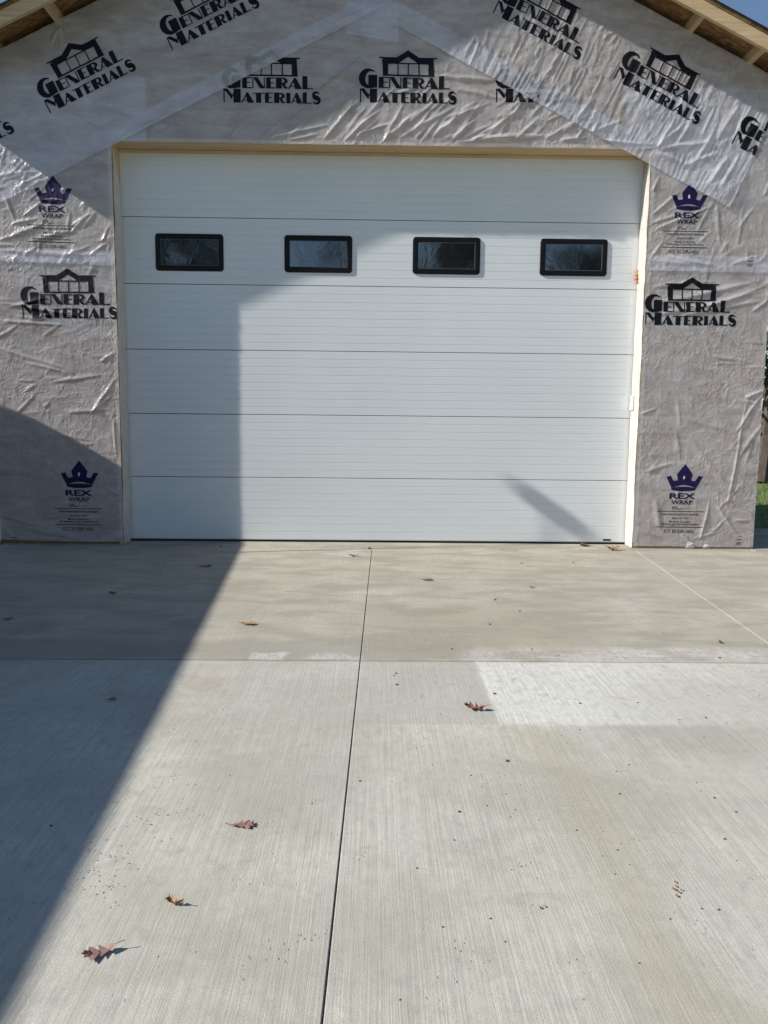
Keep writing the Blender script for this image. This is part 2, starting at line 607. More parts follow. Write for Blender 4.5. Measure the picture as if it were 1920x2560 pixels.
def stars(x, z, lst):
    h = np.zeros_like(x)
    for i, (cx, cz, A, rad, k) in enumerate(lst):
        m = (np.abs(x - cx) < rad * 2.4) & (np.abs(z - cz) < rad * 2.4)
        if not m.any(): continue
        dx, dz = x[m] - cx, z[m] - cz
        r = np.hypot(dx, dz)
        th = np.arctan2(dz, dx)
        pl = np.maximum(0, np.cos(k * th + i * 1.7) * .6 + .5 * np.cos((k + 2) * th + i)) ** 1.5
        h[m] += A * pl * (r / rad) * np.exp(1 - r / rad * 1.6) * np.minimum(1, r / .012) - .0022 * np.exp(-(r / .02) ** 2)
    return h


def rand_folds(n, x0, x1, z0, z1, ang, spread, L, A, w, seed):
    r = random.Random(seed)
    out = []
    for _ in range(n):
        a = R(r.gauss(ang, spread))
        l = r.uniform(*L)
        cx, cz = r.uniform(x0, x1), r.uniform(z0, z1)
        out.append((cx - l / 2 * math.cos(a), cz - l / 2 * math.sin(a), cx + l / 2 * math.cos(a), cz + l / 2 * math.sin(a), r.uniform(*A), r.uniform(*w)))
    return out


def px_folds(lst):
    return [(*on_wall(a, b), *on_wall(c, d), A, w) for a, b, c, d, A, w in lst]


GRID = .0085


class Sheet:
    """one piece of film: half-plane list [(px,pz,nx,nz)] keeps the side against n; layer lifts it"""

    def __init__(s, label, bounds, planes, layer, fl=(), st=(), ripple=None, lift=None, gain=1.0, notch=None):
        s.label, s.bounds, s.planes, s.layer = label, bounds, planes, layer
        s.fl, s.st, s.ripple, s.lift, s.gain, s.notch = list(fl), list(st), ripple, lift, gain, notch

    def height(s, x, z):
        h = common(x, z) * s.gain * 1.3 + .0042 * s.layer
        h += folds(x, z, s.fl) + stars(x, z, s.st)
        if s.ripple:
            ang, fr, A, k = s.ripple
            c, n = math.cos(R(ang)), math.sin(R(ang))
            u = -x * n + z * c + .03 * vnoise(x * 3, z * 3, k)
            v = x * c + z * n
            h += A * ridged(u * fr, v * fr * .16, k) ** 2 * (.35 + .65 * vnoise(x * 2.2 + 5, z * 2.2, k + 1))
        if s.lift: h += s.lift(x, z)
        return h

    def clip(s, bm):
        for px, pz, nx, nz in s.planes:
            bmesh.ops.bisect_plane(bm, geom=bm.verts[:] + bm.edges[:] + bm.faces[:], dist=1e-6, plane_co=(px, 0, pz), plane_no=(nx, 0, nz), clear_outer=True)
        if s.notch:
            kx, kz = s.notch
            for co, no in (((kx, 0, 0), (1, 0, 0)), ((0, 0, kz), (0, 0, 1))):
                bmesh.ops.bisect_plane(bm, geom=bm.verts[:] + bm.edges[:] + bm.faces[:], dist=1e-6, plane_co=co, plane_no=no)
            kill = [f for f in bm.faces if abs(f.calc_center_median().x) < abs(kx) and f.calc_center_median().z < kz]
            bmesh.ops.delete(bm, geom=kill, context='FACES')

    def build(s, parent):
        x0, x1, z0, z1 = s.bounds
        i0, i1 = math.floor(x0 / GRID), math.ceil(x1 / GRID)
        j0, j1 = math.floor(z0 / GRID), math.ceil(z1 / GRID)
        xs, zs = np.arange(i0, i1 + 1) * GRID, np.arange(j0, j1 + 1) * GRID
        nx, nz = len(xs), len(zs)
        gx, gz = np.meshgrid(xs, zs)
        gx, gz = gx.ravel(), gz.ravel()
        ok = np.ones(len(gx), bool)                  # drop cells far outside before the exact cut
        for px, pz, ax, az in s.planes:
            ok &= ((gx - px) * ax + (gz - pz) * az) < 2.5 * GRID * math.hypot(ax, az)
        idx = np.arange(nx * nz).reshape(nz, nx)
        q = np.stack([idx[:-1, :-1], idx[:-1, 1:], idx[1:, 1:], idx[1:, :-1]], -1).reshape(-1, 4)
        q = q[ok[q].all(1)]
        used = np.unique(q)
        mp = np.full(nx * nz, -1)
        mp[used] = np.arange(len(used))
        me = mesh_py('house_wrap', np.stack([gx[used], np.zeros(len(used)), gz[used]], 1).tolist(), mp[q].tolist())
        bm = bmesh.new()
        bm.from_mesh(me)
        s.clip(bm)
        bm.to_mesh(me)
        bm.free()
        s.displace(me, 0.0, True)
        s.ob = link('house_wrap', me, FILM, parent, True)
        s.ob['label'] = s.label
        return s.ob

    def displace(s, me, off, warp=False):
        n = len(me.vertices)
        co = np.empty(n * 3)
        me.vertices.foreach_get('co', co)
        co = co.reshape(-1, 3)
        x, z = co[:, 0].copy(), co[:, 2].copy()
        co[:, 1] = co[:, 1] - D - s.height(x, z) - off
        if warp:
            pass
        me.vertices.foreach_set('co', co.ravel())
        me.update()


def line_plane(a, b, keep_above):
    """half plane through a,b (x,z); keep the part above (or below) the line"""
    dx, dz = b[0] - a[0], b[1] - a[1]
    nx, nz = -dz, dx
    if nz < 0: nx, nz = -nx, -nz
    return (a[0], a[1], -nx, -nz) if keep_above else (a[0], a[1], nx, nz)


VL = lambda x: (x, 0, -1, 0)                         # keep right of x
VR = lambda x: (x, 0, 1, 0)                          # keep left of x
HB = lambda z: (0, z, 0, -1)                         # keep above z
HT = lambda z: (0, z, 0, 1)
RAKE_L = line_plane((-HW, EL + .004), (AX, PKZ + .004), False)
RAKE_R = line_plane((HW, ER + .004), (AX, PKZ + .004), False)
e6a, e6b = on_wall(0, 510), on_wall(994, 0)
e7a, e7b = on_wall(872, 0), on_wall(1790, 504)
EDGE6 = line_plane(e6a, e6b, True)
EDGE7 = line_plane(e7a, e7b, True)
c7a, c7b = on_wall(1831, 500), on_wall(1920, 316)
_dx, _dz = c7b[0] - c7a[0], c7b[1] - c7a[1]
CUT7 = (c7a[0], c7a[1], _dz, -_dx)
OX = DW - .002

sheets = {}
sheets['low_l'] = Sheet('lower course of grey house wrap with logos beside the door, partly in shadow', (-HW - .005, -OX + .02, .03, 2.71), [VL(-HW), VR(-OX), line_plane((-HW, .035), (-2.44, .012), True), HT(2.705)], 0,
    px_folds([(0, 760, 250, 800, .006, .016), (0, 800, 180, 812, .005, .013), (20, 770, 120, 745, .004, .012), (60, 1090, 100, 1110, .004, .012), (225, 1035, 300, 935, .006, .014), (232, 1028, 285, 985, .005, .012), (130, 955, 260, 935, .005, .016), (110, 1018, 125, 1005, .004, .012), (170, 1032, 280, 1020, .005, .018), (285, 1050, 292, 1150, .006, .011), (60, 1320, 300, 1365, .006, .022), (100, 1345, 290, 1362, .005, .014), (0, 1290, 170, 1330, .004, .02), (260, 1215, 300, 1240, .003, .01), (250, 905, 290, 880, .006, .014), (0, 870, 190, 930, .004, .018), (60, 905, 185, 937, .004, .014)])
    + rand_folds(26, -3.6, -2.5, .9, 2.6, 15, 25, (.12, .4), (.0012, .0035), (.010, .018), 3),
    [(on_wall(188, 937)[0], on_wall(188, 937)[1], .003, .07, 5), (*on_wall(110, 940), .003, .05, 5), (*on_wall(248, 955), .003, .05, 5), (*on_wall(285, 893), .004, .06, 5), (*on_wall(115, 1022), .003, .05, 6), (*on_wall(232, 1030), .004, .07, 5), (*on_wall(290, 1040), .003, .05, 5)])
sheets['low_r'] = Sheet('lower course of grey house wrap with logos beside the door, fully sunlit', (OX - .02, HW + .005, .02, 2.74), [VL(OX), VR(HW), line_plane((2.44, .022), (HW, .016), True), HT(2.735)], 0,
    px_folds([(1650, 760, 1900, 700, .007, .022), (1640, 790, 1910, 730, .006, .020), (1700, 790, 1920, 750, .006, .022), (1760, 770, 1920, 715, .005, .018), (1630, 720, 1800, 700, .005, .018), (1880, 780, 1925, 745, .006, .014), (1815, 1270, 1870, 990, .0055, .0085), (1750, 1350, 1775, 1250, .006, .010), (1860, 995, 1910, 975, .006, .011), (1840, 1080, 1905, 985, .006, .012), (1845, 1145, 1905, 1060, .005, .016), (1850, 1000, 1900, 1010, .004, .012), (1600, 1035, 1640, 1022, .006, .010), (1700, 1040, 1830, 1080, .004, .024), (1780, 890, 1870, 905, .005, .016), (1720, 1100, 1840, 1240, .0035, .030), (1610, 1180, 1690, 1155, .004, .014), (1640, 1250, 1650, 1330, .006, .028), (1590, 1320, 1660, 1345, .004, .022), (1790, 1260, 1850, 1350, .005, .016), (1835, 1300, 1875, 1302, .005, .010), (1690, 1080, 1700, 1160, .003, .018), (1700, 1330, 1735, 1365, .005, .012)])
    + rand_folds(30, 2.5, 3.6, .1, 2.6, 45, 40, (.12, .35), (.001, .003), (.010, .02), 5),
    [(*on_wall(1862, 993), .004, .06, 5), (*on_wall(1808, 962), .003, .05, 6), (*on_wall(1842, 1082), .003, .05, 5), (*on_wall(1622, 1130), .003, .06, 5)])
sheets['up_l'] = Sheet('upper course of grey house wrap with a crown logo, dappled by the eave shadow', (-HW - .005, -2.10, 2.56, 4.25), [VL(-HW), VR(-2.12), line_plane(on_wall(0, 653), on_wall(286, 665), True), HT(4.205)], 1,
    px_folds([(10, 480, 40, 560, .006, .013), (0, 455, 70, 435, .006, .014), (30, 560, 100, 545, .006, .012), (60, 540, 110, 500, .005, .012), (30, 590, 110, 560, .007, .02), (80, 600, 200, 575, .006, .018), (180, 580, 230, 530, .006, .016), (200, 520, 270, 460, .005, .016), (225, 500, 280, 480, .006, .013), (150, 480, 230, 440, .005, .016), (0, 600, 60, 585, .005, .014), (160, 640, 230, 615, .005, .012), (60, 640, 100, 615, .005, .012), (225, 640, 280, 600, .005, .012), (255, 610, 275, 560, .005, .011), (0, 630, 280, 640, .005, .02)])
    + rand_folds(40, -3.6, -2.45, 2.62, 3.6, 35, 35, (.10, .3), (.002, .0045), (.010, .018), 8),
    [(*on_wall(12, 458), .006, .08, 6), (*on_wall(170, 645), .004, .06, 6), (*on_wall(228, 650), .004, .05, 6), (*on_wall(262, 605), .004, .05, 5), (*on_wall(30, 640), .004, .05, 6), (*on_wall(225, 510), .004, .07, 5)],
    lift=lambda x, z: .005 * np.exp(-((z - 2.60) / .045) ** 2), notch=(-OX, DH + .004))
sheets['up_r'] = Sheet('upper course of grey house wrap with a crown logo beside the loose sheet corner', (2.15, HW + .005, 2.56, 4.25), [VL(2.185), VR(HW), line_plane(on_wall(1618, 676), on_wall(1920, 683), True), HT(4.19)], 1,
    px_folds([(1632, 535, 1700, 480, .006, .013), (1640, 575, 1790, 510, .006, .015), (1628, 560, 1720, 530, .005, .013), (1630, 480, 1650, 440, .005, .012), (1625, 645, 1660, 600, .005, .012), (1630, 650, 1800, 665, .006, .022), (1660, 640, 1800, 670, .004, .014), (1790, 505, 1800, 620, .004, .02), (1910, 490, 1925, 450, .004, .012), (1830, 660, 1900, 640, .005, .015)])
    + rand_folds(24, 2.5, 3.6, 2.7, 3.7, 60, 30, (.12, .35), (.0012, .0032), (.010, .02), 9),
    [(*on_wall(1790, 512), .004, .07, 6), (*on_wall(1636, 560), .004, .05, 5), (*on_wall(1632, 638), .003, .05, 5), (*on_wall(1790, 672), .003, .05, 5)],
    lift=lambda x, z: .005 * np.exp(-((z - 2.60) / .045) ** 2), notch=(OX, DH + .004))
o6 = .16
sheets['mid'] = Sheet('triangular sheet of crumpled house wrap above the door opening', (-2.45, 2.45, DH - .02, 4.85), [VL(-OX), VR(OX), HB(DH + .004), line_plane((e6a[0], e6a[1] + o6), (e6b[0], e6b[1] + o6), False), line_plane((e7a[0], e7a[1] + o6 * 1.3), (e7b[0], e7b[1] + o6 * 1.3), False)], 0,
    px_folds([(645, 352, 720, 290, .007, .014), (650, 350, 830, 310, .006, .015), (790, 240, 925, 125, .009, .018), (800, 232, 900, 160, .006, .012), (810, 350, 880, 265, .007, .014), (860, 352, 950, 275, .009, .016), (870, 345, 1010, 300, .006, .014), (960, 345, 1060, 270, .007, .017), (1000, 345, 1140, 265, .007, .018), (1080, 340, 1190, 260, .006, .016), (1130, 350, 1190, 300, .008, .016), (1110, 300, 1230, 255, .005, .014), (1140, 355, 1380, 338, .011, .020), (1180, 348, 1360, 345, .007, .014), (900, 120, 1030, 112, .007, .020), (1020, 85, 1110, 135, .007, .022), (1030, 100, 1130, 150, .005, .018), (1100, 190, 1250, 205, .008, .020), (1130, 225, 1290, 250, .005, .018), (1290, 350, 1350, 290, .006, .015), (1360, 350, 1430, 310, .005, .013), (1230, 325, 1300, 270, .005, .016), (575, 350, 600, 310, .006, .012), (480, 310, 700, 262, .004, .03), (660, 300, 720, 260, .005, .013), (720, 350, 800, 335, .005, .012), (380, 345, 460, 300, .006, .014), (1180, 352, 1230, 330, .006, .011), (1400, 352, 1470, 345, .007, .012), (1440, 350, 1460, 320, .006, .010)])
    + rand_folds(60, -.9, 1.9, 3.72, 4.15, 42, 12, (.15, .42), (.002, .005), (.011, .019), 21)
    + rand_folds(26, -1.5, 1.6, 3.9, 4.6, 35, 25, (.1, .35), (.001, .003), (.010, .016), 22),
    [(*on_wall(645, 355), .005, .09, 6), (*on_wall(858, 358), .006, .10, 6), (*on_wall(945, 360), .004, .05, 6), (*on_wall(1135, 355), .006, .09, 6), (*on_wall(578, 350), .004, .06, 5), (*on_wall(1045, 360), .004, .05, 6), (*on_wall(930, 128), .005, .06, 5), (*on_wall(1285, 255), .003, .06, 6)])
sheets['patch'] = Sheet('square scrap of film patching the meeting of two gable sheets', (-.36, .15, 4.5, 4.9), [VL(-.342), VR(.126), line_plane(on_wall(864, 85), on_wall(972, 104), True), HT(4.86)], 1,
    px_folds([(940, 100, 950, 60, .006, .012), (985, 105, 990, 60, .005, .012), (880, 88, 960, 92, .005, .014)]), [])
sheets['gable_r'] = Sheet('sloping gable sheet of house wrap with loose lower corner, sunlit and crinkled', (-.45, HW + .005, 3.10, PKZ + .05), [RAKE_R, EDGE7, CUT7, VL(-.40), RAKE_L], 2,
    px_folds([(1640, 372, 1720, 300, .008, .016), (1645, 368, 1690, 290, .007, .013), (1650, 375, 1800, 350, .008, .018), (1640, 385, 1740, 420, .008, .018), (1700, 420, 1800, 380, .008, .02), (1770, 460, 1820, 390, .008, .018), (1800, 470, 1850, 380, .007, .016), (1740, 400, 1800, 300, .006, .018), (1790, 350, 1850, 260, .006, .018), (1690, 360, 1760, 260, .006, .016), (1840, 340, 1890, 240, .006, .018), (1480, 330, 1560, 300, .006, .014), (1470, 345, 1500, 300, .007, .012), (1500, 352, 1640, 365, .008, .014), (1440, 300, 1480, 250, .005, .012)])
    + rand_folds(90, .3, 3.5, 3.4, 4.9, 62, 14, (.08, .30), (.0012, .0034), (.010, .018), 31),
    [(*on_wall(1640, 372), .007, .12, 6), (*on_wall(1180, 72), .005, .09, 7), (*on_wall(1275, 140), .004, .08, 7), (*on_wall(1355, 180), .003, .06, 6), (*on_wall(1478, 240), .004, .07, 6), (*on_wall(1780, 190), .003, .06, 6), (*on_wall(1620, 300), .004, .07, 6), (*on_wall(1480, 340), .005, .05, 6)],
    ripple=(64, 26, .0072, 2),
    lift=lambda x, z: .020 * np.exp(-(((x - 3.10) / .22) ** 2 + ((z - 3.30) / .16) ** 2)) + .004 * np.exp(-((z - (e7a[1] + (x - e7a[0]) * (e7b[1] - e7a[1]) / (e7b[0] - e7a[0]))) / .03) ** 2))
sheets['gable_l'] = Sheet('sloping gable sheet of house wrap lying in the shade of the rake', (-HW - .005, .45, 3.02, PKZ + .05), [RAKE_L, EDGE6, VL(-HW), RAKE_R, VR(.40)], 3,
    px_folds([(118, 300, 122, 370, .005, .012), (165, 290, 172, 410, .006, .012), (170, 330, 185, 400, .006, .012), (210, 395, 280, 372, .007, .014), (0, 440, 100, 430, .006, .016), (300, 350, 420, 285, .006, .016), (320, 345, 380, 310, .006, .012), (150, 68, 155, 120, .006, .012), (130, 110, 150, 70, .006, .012), (160, 70, 175, 95, .005, .010), (440, 160, 700, 120, .0045, .028), (500, 175, 720, 60, .004, .03), (320, 200, 480, 215, .004, .03), (250, 110, 400, 60, .003, .03), (840, 60, 960, 10, .006, .016), (0, 360, 60, 420, .005, .016), (20, 400, 90, 440, .006, .014), (40, 470, 140, 425, .005, .013)])
    + rand_folds(36, -3.6, -.2, 3.6, 5.0, 15, 25, (.15, .5), (.001, .0028), (.014, .03), 41)
    + rand_folds(40, -3.6, -2.9, 3.2, 3.7, 40, 45, (.08, .22), (.002, .0045), (.010, .016), 42),
    [(*on_wall(12, 410), .006, .09, 6), (*on_wall(152, 62), .005, .09, 7), (*on_wall(300, 345), .004, .06, 6)],
    lift=lambda x, z: .004 * np.exp(-((z - (e6a[1] + (x - e6a[0]) * (e6b[1] - e6a[1]) / (e6b[0] - e6a[0]))) / .03) ** 2), gain=.9)
for k in ('low_l', 'low_r', 'up_l', 'up_r', 'mid', 'patch', 'gable_r', 'gable_l'):
    sheets[k].build(garage)

# film folded round the jambs into the opening
def wrap_return(s, ztop_out, ztop_in, label):
    n, m = 10, 150
    vs, fs = [], []
    for j in range(m + 1):
        for i in range(n + 1):
            a = i / n
            y = -D - .004 + a * (D - .010)
            zt = ztop_out + (ztop_in - ztop_out) * a
            z = .004 + (zt - .004) * j / m
            o = .004 + float(vnoise(np.array([y * 18]), np.array([z * 5.0]), 3)[0]) * .008 + .004 * float(vnoise(np.array([y * 40 + 3]), np.array([z * 22.0]), 5)[0])
            o += .006 * math.exp(-((z - 2.62) / .05) ** 2)
            vs.append((s * (DW - o), y, z))
    for j in range(m):
        for i in range(n):
            a = j * (n + 1) + i
            f = (a, a + 1, a + n + 2, a + n + 1)
            fs.append(f if s < 0 else f[::-1])
    o = link('wrap_return', mesh_py('wrap_return', vs, fs), FILM_RET, garage, True)
    o['label'] = label


wrap_return(-1, 3.60, 3.28, 'film folded round the shaded jamb')
wrap_return(1, 3.635, 3.40, 'film folded round the sunlit jamb')


# ------------------------------------------------------------------ printing on the film
def poly_mesh(polys):
    """polys: list of (points, material index) -> list of triangles (pts2d, mat, layer)"""
    tris = []
    for i, (pts, mi) in enumerate(polys):
        t = tessellate_polygon([[Vector((x, y, 0)) for x, y in pts]])
        for a in t:
            tris.append(([pts[k] for k in a], mi, i))
    return tris


def stroke(pts, ws):
    L, Rr = [], []
    n = len(pts)
    for i in range(n):
        a, b = pts[max(0, i - 1)], pts[min(n - 1, i + 1)]
        dx, dy = b[0] - a[0], b[1] - a[1]
        q = math.hypot(dx, dy) or 1
        L.append((pts[i][0] - dy / q * ws[i] / 2, pts[i][1] + dx / q * ws[i] / 2))
        Rr.append((pts[i][0] + dy / q * ws[i] / 2, pts[i][1] - dx / q * ws[i] / 2))
    return L + Rr[::-1]


def arc(cx, cy, rx, ry, a0, a1, n=12):
    return [(cx + rx * math.cos(R(a0 + (a1 - a0) * i / n)), cy + ry * math.sin(R(a0 + (a1 - a0) * i / n))) for i in range(n + 1)]


def rect(x0, x1, y0, y1):
    return [(x0, y0), (x1, y0), (x1, y1), (x0, y1)]


GL = {
    'E': [rect(0, .5, 0, 1), rect(.48, 1, .90, 1), rect(.48, .88, .47, .56), rect(.48, 1, 0, .10)],
    'N': [rect(0, .09, 0, 1), [(.05, 1), (.42, 1), (1, 0), (.60, 0)], rect(.91, 1, 0, 1)],
    'R': [rect(0, .48, 0, 1), stroke(arc(.42, .70, .42, .255, 90, -90, 10), [.10, .12, .16, .22, .26, .28, .26, .22, .16, .12, .09]), [(.46, .50), (.70, .48), (.86, .12), (1.0, .14), (.98, .02), (.72, 0), (.62, .08)]],
    'A': [[(0, 0), (.10, 0), (.50, .84), (.44, 1)], [(.42, 1), (.56, 1), (1, 0), (.50, 0), (.36, .80)], rect(.16, .60, .20, .28)],
    'L': [rect(0, .46, 0, 1), rect(.44, 1, 0, .09)],
    'T': [rect(.28, .74, 0, 1), rect(0, 1, .90, 1)],
    'I': [rect(0, 1, 0, 1)],
    'S': [stroke(arc(.52, .735, .36, .22, 15, 270, 12) + arc(.50, .27, .38, .235, 85, -165, 12), [.10, .12, .14, .17, .20, .25, .29, .32, .35, .38, .40, .42, .43] + [.43, .42, .40, .38, .36, .33, .29, .24, .2, .16, .13, .12, .14])],
    'M': [rect(0, .07, 0, 1), [(.0, 1), (.24, 1), (.56, .50), (.48, .24)], [(.46, .30), (.56, .48), (.70, .9), (.70, 1.0), (.64, 1)], rect(.58, 1, 0, 1)],
    'G': [stroke(arc(.60, .52, .42, .46, 52, 262, 18), [.07, .08, .10, .13, .17, .22, .26, .30, .33, .35, .36, .36, .35, .33, .30, .26, .22, .20, .16]), [(.52, .02), (.62, 0), (1, .06), (1, .72), (.52, .72)]],
}


def word(seq):
    out = []
    for ch, x0, x1, y0, y1 in seq:
        for p in GL[ch]:
            out.append(([(x0 + a * (x1 - x0), y0 + b * (y1 - y0)) for a, b in p], 0))
    return out


def gm_polys():
    """lumber-yard mark: building front over two lines of deco capitals; units: left 0, bottom 0, width 942"""
    X = lambda v: v - 218
    Y = lambda v: 1803 - v
    P = word([('M', X(230), X(395), Y(1800), Y(1675)), ('A', X(398), X(522), Y(1800), Y(1705)), ('T', X(512), X(620), Y(1800), Y(1708)), ('E', X(627), X(705), Y(1800), Y(1705)), ('R', X(715), X(822), Y(1800), Y(1705)), ('I', X(832), X(872), Y(1800), Y(1705)), ('A', X(878), X(988), Y(1800), Y(1705)), ('L', X(990), X(1076), Y(1800), Y(1700)), ('S', X(1080), X(1160), Y(1803), Y(1692))])
    P += word([('G', X(218), X(395), Y(1672), Y(1503)), ('E', X(410), X(503), Y(1668), Y(1568)), ('N', X(508), X(628), Y(1668), Y(1568)), ('E', X(640), X(728), Y(1668), Y(1568)), ('R', X(735), X(850), Y(1668), Y(1568)), ('A', X(848), X(985), Y(1670), Y(1568)), ('L', X(988), X(1092), Y(1670), Y(1552))])
    for p in ([(412, 1398), (412, 1387), (578, 1387), (690, 1322), (795, 1387), (965, 1387), (965, 1398), (935, 1400), (885, 1438), (780, 1438), (690, 1380), (600, 1438), (498, 1438), (447, 1400)],
              [(440, 1400), (499, 1437), (499, 1545), (450, 1545)], [(886, 1437), (934, 1400), (942, 1545), (886, 1545)],
              rect(448, 944, 1558, 1543), rect(497, 888, 1448, 1436), rect(589, 600, 1545, 1446), rect(687, 698, 1545, 1446), rect(789, 801, 1545, 1446)):
        P.append(([(X(a), Y(b)) for a, b in p], 0))
    return P


def text_tris(body, x0, x1, y0, h, mi, bold=0.0):
    cu = bpy.data.curves.new('txt', 'FONT')
    cu.body = body
    cu.resolution_u = 2
    cu.offset = bold
    ob = bpy.data.objects.new('txt', cu)
    COL.objects.link(ob)
    dg = bpy.context.evaluated_depsgraph_get()
    me = ob.evaluated_get(dg).to_mesh()
    me.calc_loop_triangles()
    co = np.array([v.co[:] for v in me.vertices])
    lo, hi = co.min(0), co.max(0)
    tris = []
    for t in me.loop_triangles:
        tris.append(([(x0 + (co[k][0] - lo[0]) / (hi[0] - lo[0]) * (x1 - x0), y0 + (co[k][1] - lo[1]) / (hi[1] - lo[1]) * h) for k in t.vertices], mi, 40))
    ob.evaluated_get(dg).to_mesh_clear()
    bpy.data.objects.remove(ob)
    bpy.data.curves.remove(cu)
    return tris


def rex_tris():
    X = lambda v: v - 785
    Y = lambda v: 1865 - v
    crown = [(722, 1285), (800, 1185), (878, 1285), (864, 1345), (903, 1353), (937, 1300), (980, 1304), (918, 1421)] + [(918 - 243 * i / 8, 1421 - 30 * math.sin(math.pi * i / 8)) for i in range(1, 8)] + [(675, 1421), (620, 1312), (662, 1300), (692, 1353), (734, 1345)]
    polys = [([(X(a), Y(b)) for a, b in crown], 1), ([(X(a), Y(b)) for a, b in arc(795, 1429, 126, 23, 0, 345, 23)], 1), ([(X(a), Y(b)) for a, b in rect(786, 803, 1336, 1303)], 2),
             ([(X(a), Y(b)) for a, b in rect(545, 1008, 1655, 1649)], 0), ([(X(a), Y(b)) for a, b in rect(545, 1008, 1811, 1805)], 0), ([(X(a), Y(b)) for a, b in rect(788, 791, 1636, 1602)], 0), ([(X(a), Y(b)) for a, b in rect(803, 880, 1618, 1616)], 0), ([(X(a), Y(b)) for a, b in rect(803, 862, 1632, 1630)], 0)]
    T = poly_mesh(polys)
    for body, a, b, y, h, mi, bo in (('REX', 660, 915, 1527, 57, 1, .03), ('WRAP', 682, 890, 1583, 43, 0, .012), ('Alpha', 686, 748, 1618, 17, 0, .02), ('ProTech', 694, 778, 1636, 17, 0, .02), ('WEATHER RESISTANT BARRIER', 587, 967, 1690, 18, 0, .014), ('866-312-1837', 695, 863, 1727, 17, 0, .014), ('Meets & Exceeds', 675, 878, 1762, 17, 0, .014), ('All Building Code Requirements', 590, 963, 1791, 21, 0, .014), ('ICC ES ESR-1602', 625, 918, 1865, 33, 0, .006)):
        T += text_tris(body, X(a), X(b), Y(y), h, mi, bo)
    return T


def hundred_tris():
    T = poly_mesh([(rect(0, 54, 48, 54), 0), (rect(26, 54, 84, 88), 0)])
    return T + text_tris("100'", 0, 52, 0, 32, 0, .01)


GM, REX, HUN = poly_mesh(gm_polys()), rex_tris(), hundred_tris()


def print_on(key, tris, org, scale, ang, label, extra=()):
    s = sheets[key]
    c, n = math.cos(ang) * scale, math.sin(ang) * scale
    bm = bmesh.new()
    lay = {}
    for pts, mi, i in tris:
        vs = [bm.verts.new((org[0] + a * c - b * n, -i * .00002, org[1] + a * n + b * c)) for a, b in pts]
        f = bm.faces.new(vs)
        f.material_index = mi
    xs = [v.co.x for v in bm.verts]
    zs = [v.co.z for v in bm.verts]
    for i in range(math.ceil(min(xs) / GRID), math.floor(max(xs) / GRID) + 1):
        bmesh.ops.bisect_plane(bm, geom=bm.verts[:] + bm.edges[:] + bm.faces[:], dist=1e-7, plane_co=(i * GRID, 0, 0), plane_no=(1, 0, 0))
    for i in range(math.ceil(min(zs) / GRID), math.floor(max(zs) / GRID) + 1):
        bmesh.ops.bisect_plane(bm, geom=bm.verts[:] + bm.edges[:] + bm.faces[:], dist=1e-7, plane_co=(0, 0, i * GRID), plane_no=(0, 0, 1))
    s.clip(bm)
    if not bm.faces:
        bm.free()
        return
    bmesh.ops.recalc_face_normals(bm, faces=bm.faces[:])
    me = bpy.data.meshes.new('printed_logo')
    bm.to_mesh(me)
    bm.free()
    s.displace(me, .0012)
    o = link('printed_logo', me, [INK, PURPLE, SLIT], s.ob)
    o['label'] = label
    return o


def span(a, b):
    p, q = on_wall(*a), on_wall(*b)
    return p, math.hypot(q[0] - p[0], q[1] - p[1]), math.atan2(q[1] - p[1], q[0] - p[0])


p, L, A = span((55, 796), (294, 797))
GS = L / 942
print_on('low_l', GM, p, GS, A, 'black lumber-yard mark on the shaded side')
p, L, A = span((1609, 813), (1838, 815.5))
print_on('low_r', GM, p, L / 942, A, 'black lumber-yard mark cut by the door corner')
for px in (556, 896.6, 1236):
    p, L, A = span((px, 257), (px + 240, 257))
    print_on('mid', GM, p, GS, 0.0, 'black lumber-yard mark above the door')
a6 = math.atan2(on_wall(430, 131)[1] - on_wall(125, 287)[1], on_wall(430, 131)[0] - on_wall(125, 287)[0])
for k in (-1, 0, 1, 2):
    p, q = on_wall(125, 287), on_wall(430, 131)
    print_on('gable_l', GM, (p[0] + k * (q[0] - p[0]), p[1] + k * (q[1] - p[1])), GS, a6, 'black lumber-yard mark tilted along the rake')
p, q = on_wall(1227.5, 33.6), on_wall(1529, 198)
a7 = math.atan2(q[1] - p[1], q[0] - p[0])
for k in (0, 1, 2):
    print_on('gable_r', GM, (p[0] + k * (q[0] - p[0]), p[1] + k * (q[1] - p[1])), GS, a7, 'black lumber-yard mark tilted along the rake')
for key, c, top in (('up_l', (133, 621), 439), ('low_l', (200, 1326), 1151), ('up_r', (1711, 634), 457), ('low_r', (1699, 1332), 1160)):
    p, t = on_wall(*c), on_wall(c[0], top)
    print_on(key, REX, p, (t[1] - p[1]) / 680, R(-1.0 if key.startswith('up_l') else -.3), 'purple crown mark over lines of small black print')
for key, c in (('low_l', (30, 1356)), ('low_r', (1839, 1362)), ('up_r', (1866, 668))):
    print_on(key, HUN, on_wall(*c), .00098, 0, 'black length mark')['kind'] = 'stuff'

# torn white flaps at the foot of the sunlit sheet
for (u, v, w, h_) in ((1713, 1370, 22, 17), (1756, 1370, 18, 10)):
    a, b, c = on_wall(u, v, -D - .012), on_wall(u + w, v, -D - .012), on_wall(u + w * .25, v - h_, -D - .012)
    dd = on_wall(u + w * .95, v - h_ * .75, -D - .012)
    o = link('torn_flap', mesh_py('torn_flap', [(a[0], -D - .012, a[1]), (b[0], -D - .013, b[1]), (dd[0], -D - .024, dd[1]), (c[0], -D - .013, c[1])], [(0, 1, 2, 3)]), FILM_RET, garage)

